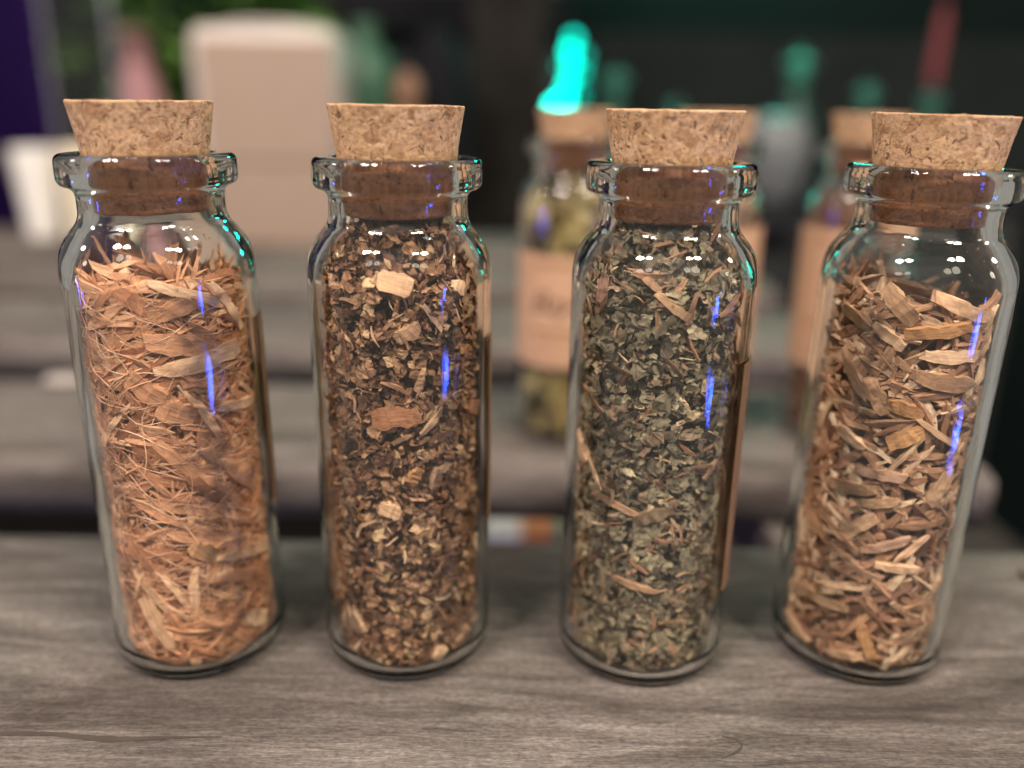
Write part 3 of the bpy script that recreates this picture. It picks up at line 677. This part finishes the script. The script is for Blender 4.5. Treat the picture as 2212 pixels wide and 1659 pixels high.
def leaf_mesh(L, Wd, bend):
    v, f = [], []
    for i in range(9):
        s = i/8; w = Wd*math.sin(math.pi*min(1, s*.93+.05))**.8; x = L*s; z = bend*L*s*s
        v += [(x, -w, z+.18*w), (x, 0, z-.12*w), (x, w, z+.18*w)]
        if i: b = 3*i; f += [(b-3, b, b+1, b-2), (b-2, b+1, b+2, b-1)]
    me = mesh('leaf', v, f, True); me.materials.append(LEAF); return me
LM = [leaf_mesh(rng.uniform(3.2, 5.2), rng.uniform(.7, 1.2), rng.uniform(-.5, .2)) for _ in range(6)]
stem_pts = []
for i in range(9):
    a = rng.uniform(0, 6.28); top = Vector((rng.uniform(-7, 8), rng.uniform(-2.5, 2.5), rng.uniform(8, 17)))
    P = catmull([(0, 0, 4.6), tuple(top*.5 + Vector((0, 0, 2.6))), tuple(top)], 6)
    v, f = [], []
    for j, p in enumerate(P):
        for q in range(5): v.append((p[0]+.12*math.cos(q*1.257), p[1]+.12*math.sin(q*1.257), p[2]))
        if j: f += [(5*j-5+q, 5*j-5+(q+1) % 5, 5*j+(q+1) % 5, 5*j+q) for q in range(5)]
    link('stem', mesh('stem', v, f, True), LEAF, plant)
    for j in range(4, len(P), 1):
        for q in range(2):
            o = link('leaf', LM[rng.randrange(6)], None, plant); o.location = P[j]; o.rotation_euler = (rng.uniform(-.5, .5), rng.uniform(-.7, .4), rng.uniform(0, 6.28))
# mauve cloth pouch and purple drape
pouch = empty('cloth_pouch', (-23.2, 55.5, 0)); tag(pouch, 'mauve cloth pouch with gathered neck between the clear panel and the canister', 'pouch')
link('pouch_body', lathe('pouch_body', catmull([(0, 0), (1.9, .1), (2.3, 2.0), (2.0, 5.0), (1.2, 8.2), (.75, 9.6), (1.1, 11.0), (.9, 11.1), (.5, 9.7), (0, 9.5)], 5), 30), plain('mauve_cloth', (.36, .19, .20), .85, 0, .15, 1.5, .3), pouch)
link('drawstring', lathe('drawstring', [(.7, 9.45), (.86, 9.5), (.86, 9.7), (.7, 9.75)], 24), plain('mauve_cord', (.25, .12, .13), .8), pouch)
v, f = [], []
for i in range(61):
    for j in range(2):
        x = -62 + 22*i/60; v.append((x, 78 + 1.2*math.sin(i*.75) + .6*math.sin(i*1.9), -40 if j == 0 else 45))
    if i: f.append((2*i-2, 2*i, 2*i+1, 2*i-1))
dm = mesh('purple_curtain', v, f, True)
dr = link('purple_curtain', dm, plain('purple_fabric', (.012, .004, .045), .9, 0, .1)); md = dr.modifiers.new('thick', 'SOLIDIFY'); md.thickness = .3
tag(dr, 'dark purple curtain hanging at the far left behind everything', 'curtain')

# dark green bottle, black vase with a brown cork ball, dark cabinet post
gb = empty('green_bottle', (-8.4, 50.5, 0)); tag(gb, 'dark green round shouldered bottle right of the canister', 'bottle')
GREEN = plain('green_glaze', (.035, .10, .060), .35, 0, .1)
link('body', lathe('body', catmull([(0, 0), (1.6, 0), (1.75, .2), (1.8, 4), (1.75, 8.2), (1.4, 9.6), (.7, 10.4), (.6, 11.4), (0, 11.4)], 5), 40), GREEN, gb)
link('neck_ring', lathe('neck_ring', [(.55, 11.0), (.8, 11.05), (.8, 11.35), (.55, 11.4)], 24), GREEN, gb)
bv = empty('black_vase', (-4.35, 49.0, 0)); tag(bv, 'black arched narrow vase in the dark centre of the background', 'vase')
link('body', lathe('body', catmull([(0, 0), (1.2, 0), (1.5, .6), (1.85, 3.0), (1.9, 6.0), (1.6, 9.2), (.9, 10.7), (.3, 11.1), (0, 11.15)], 5), 40), plain('matte_black', (.006, .006, .008), .7), bv)
link('foot_ring', lathe('foot_ring', [(.9, -.0), (1.3, 0), (1.3, .2), (.9, .2)], 30), plain('black_foot', (.008, .008, .01), .6), bv)
bb = empty('wooden_pawn', (-5.6, 46.2, 0)); tag(bb, 'small brown turned wooden figure in front of the black vase', 'figurine')
link('body', lathe('body', catmull([(0, 0), (.8, 0), (.85, .3), (.5, 1.0), (.38, 4.5), (.45, 6.2), (.62, 6.6), (.3, 6.9), (0, 6.95)], 5), 30), plain('brown_turned_wood', (.16, .085, .05), .6), bb)
link('head', lathe('head', catmull([(0, 6.8), (.5, 7.0), (.68, 7.7), (.5, 8.5), (0, 8.8)], 5), 30), plain('brown_turned_head', (.20, .10, .06), .6), bb)
scr = empty('grey_screen', (-6.2, 70, -78)); tag(scr, 'dark grey upright board behind the green bottle and black vase', 'board')
link('board', box('board', 19, 1.2, 104, .2), plain('dark_grey_board', (.040, .045, .048), .8, 0, .25, .2), scr)
q = link('crossbar', box('crossbar', 19.6, 2.4, 3.0, .2), plain('darker_bar', (.008, .008, .010), .7), scr); q.location = (0, -1.9, 90.2)
cab = empty('dark_cabinet', (16, 64, -78)); tag(cab, 'dark grey cabinet behind the rear vials carrying the glass bottles', 'cabinet')
DG = plain('dark_grey_paint', (.03, .033, .032), .7, 0, .15, .3)
link('carcass', box('carcass', 34, 16, 79.5, .2), DG, cab)
q = link('back_panel', box('back_panel', 72, 1.0, 12.3, .1), plain('grey_panel', (.013, .017, .0165), .8, 0, .2, .15), cab); q.location = (14, 15, 79)
q = link('cabinet_top', box('cabinet_top', 36, 17.5, 1.2, .2), plain('black_top', (.02, .02, .022), .35), cab); q.location = (0, 0, 79.5)
q = link('side_post', box('side_post', 4.6, 4, 100, .3), plain('brown_grey_post', (.013, .012, .0105), .8, 0, .4, .4), cab); q.location = (-16.6, -8.5, 0)
# glowing teal lamp and bottles on the cabinet top (z = 2.7)
CT = 2.7
def emis(name, col, s):
    m, nt, out = new_mat(name); e = N(nt, 'ShaderNodeEmission', i_Strength=s); e.inputs[0].default_value = (*col, 1); nt.links.new(e.outputs[0], out.inputs[0]); return m
lp = empty('teal_lamp', (3.3, 58.5, CT)); tag(lp, 'brightly glowing cyan lamp behind the rear vial lettered Bay', 'lamp')
link('foot', lathe('foot', [(0, 0), (1.3, 0), (1.3, 3.6), (1.0, 4.0), (0, 4.0)], 30), plain('lamp_foot', (.03, .04, .04), .5), lp)
rl = random.Random(5)
for (x, z, r_, st) in ((-.75, 4.5, .42, 5.0), (-.25, 4.9, .36, 4.0), (-.1, 5.6, .30, 2.6), (.1, 6.3, .30, 2.4), (.15, 7.1, .30, 2.6), (.1, 7.9, .34, 2.8), (.2, 8.6, .30, 1.6), (.75, 6.6, .35, .7), (.95, 7.6, .30, .55), (.7, 5.2, .35, .6), (-.5, 7.0, .2, .5)):
    pr_ = [(r_*math.sin(math.pi*k/10), z-r_*math.cos(math.pi*k/10)) for k in range(11)]
    pr_[0] = (0, z-r_); pr_[-1] = (0, z+r_)
    link('glowing_bead', lathe('glowing_bead', pr_, 20), emis('cyan_glow', (0, 1.0, .72), st*1.9), lp).location = (x, rl.uniform(-.4, .4), 0)
BOT = [(0, 0), (1.25, 0), (1.4, .15), (1.4, 3.6), (1.25, 4.4), (.65, 5.2), (.55, 5.6), (.55, 6.4), (.7, 6.5), (.7, 6.8), (.5, 6.85), (.42, 6.4), (.42, 5.5), (1.1, 4.2), (1.2, 3.6), (1.2, .4), (0, .35)]
FROST = glass_mat('frosted_glass', (.75, .95, .9), .28, 1.45)
BM = lathe('glass_body', BOT, 48); BM.materials.append(FROST)
STO = lathe('stopper', catmull([(0, 6.4), (.4, 6.4), (.36, 6.95), (.8, 7.15), (.95, 7.5), (.5, 7.75), (.3, 8.2), (0, 8.35)], 3), 30); STO.materials.append(FROST)
for x, y, s, lb in ((6.4, 58.8, .85, 'small clear stoppered bottle just right of the glowing cyan lamp'), (10.6, 60.0, .62, 'smallest clear stoppered bottle behind the third front cork'),
                    (17.9, 58.0, 1.0, 'tall clear stoppered bottle lit teal between the two right corks'), (22.6, 58.5, .78, 'clear stoppered bottle below and left of the hanging red stick'),
                    (26.6, 58.0, .72, 'clear stoppered bottle behind the rightmost cork')):
    r = empty('glass_bottle', (x, y, CT)); r.scale = (s, s, s); tag(r, lb, 'bottle', 'clear bottles on the dark cabinet')
    link('glass_body', BM, None, r); link('stopper', STO, None, r)
# grey ceramic jar on a plinth block, behind the rear vials
gj = empty('grey_jar', (13.4, 46.2, 0)); tag(gj, 'pale grey ceramic jar with a black foot seen between the two right rear vials', 'jar')
link('body', lathe('body', catmull([(.0, 2.6), (.9, 2.6), (1.3, 3.2), (1.75, 4.6), (1.75, 5.8), (1.4, 6.6), (.9, 6.9), (0, 7.0)], 5), 36), plain('grey_ceramic', (.13, .14, .145), .4, 0, .1), gj)
link('foot', lathe('foot', [(0, 0), (1.5, 0), (1.5, 2.2), (1.1, 2.7), (0, 2.7)], 36), plain('black_ceramic', (.012, .012, .014), .4), gj)
# carton on the lower shelf, glimpsed through the slat gap
ct = empty('striped_carton', (.75, 27.5, -12.2)); tag(ct, 'small carton with white, orange and teal panels glimpsed through the slat gap', 'carton')
for x, wd, c, nm in ((-1.0, 1.3, (.72, .68, .62), 'white_panel'), (.25, 1.2, (.55, .20, .08), 'orange_panel'), (1.3, .9, (.03, .22, .17), 'teal_panel')):
    o = link(nm, box(nm, wd, 2.0, 5.4, .04), plain(nm+'_card', c, .7), ct); o.location = (x, 0, 0)
# hanging red stick
rc = empty('red_stick', (23.0, 50.5, 8.6)); tag(rc, 'dull red stick hanging down at the top right', 'stick'); rc.rotation_euler = (0, R(1.5), 0)
link('stick_end', lathe('stick_end', catmull([(0, 0), (.27, .02), (.31, .6), (.29, 3.2), (.2, 3.9), (0, 4.0)], 4), 24), plain('dull_red', (.16, .03, .035), .8, 0, .15), rc)
link('cord', lathe('cord', [(0, 3.8), (.14, 3.8), (.14, 30), (0, 30)], 12), plain('dull_red_cord', (.15, .028, .032), .8), rc)

# specks of dust and herb clinging inside the two part-filled vials
for nm in ('shredded_bark', 'chopped_stem'):
    rt = bpy.data.objects[nm]; rng = random.Random(77)
    V, F, L, off = [], [], [], 0
    for i in range(120):
        tv, tf = tf2[rng.randrange(22)]; az = rng.uniform(0, 6.28); z = rng.uniform(4.7, 5.75); s_ = rng.uniform(.008, .03)
        r = r_in(z)-.012; M = frame(az, rng.uniform(0, 6), 0, 0)
        V.append(clampv((tv*s_) @ M.T + np.array((r*math.cos(az), r*math.sin(az), z)), .006)); L.append(tv*s_); F += [tuple(q+off for q in ff) for ff in tf]; off += len(tv)
    me = mesh('clinging_dust', np.concatenate(V), F); set_loc(me, np.concatenate(L))
    tag(receiver(link('clinging_dust', me, BARKP, rt)), kind='stuff')
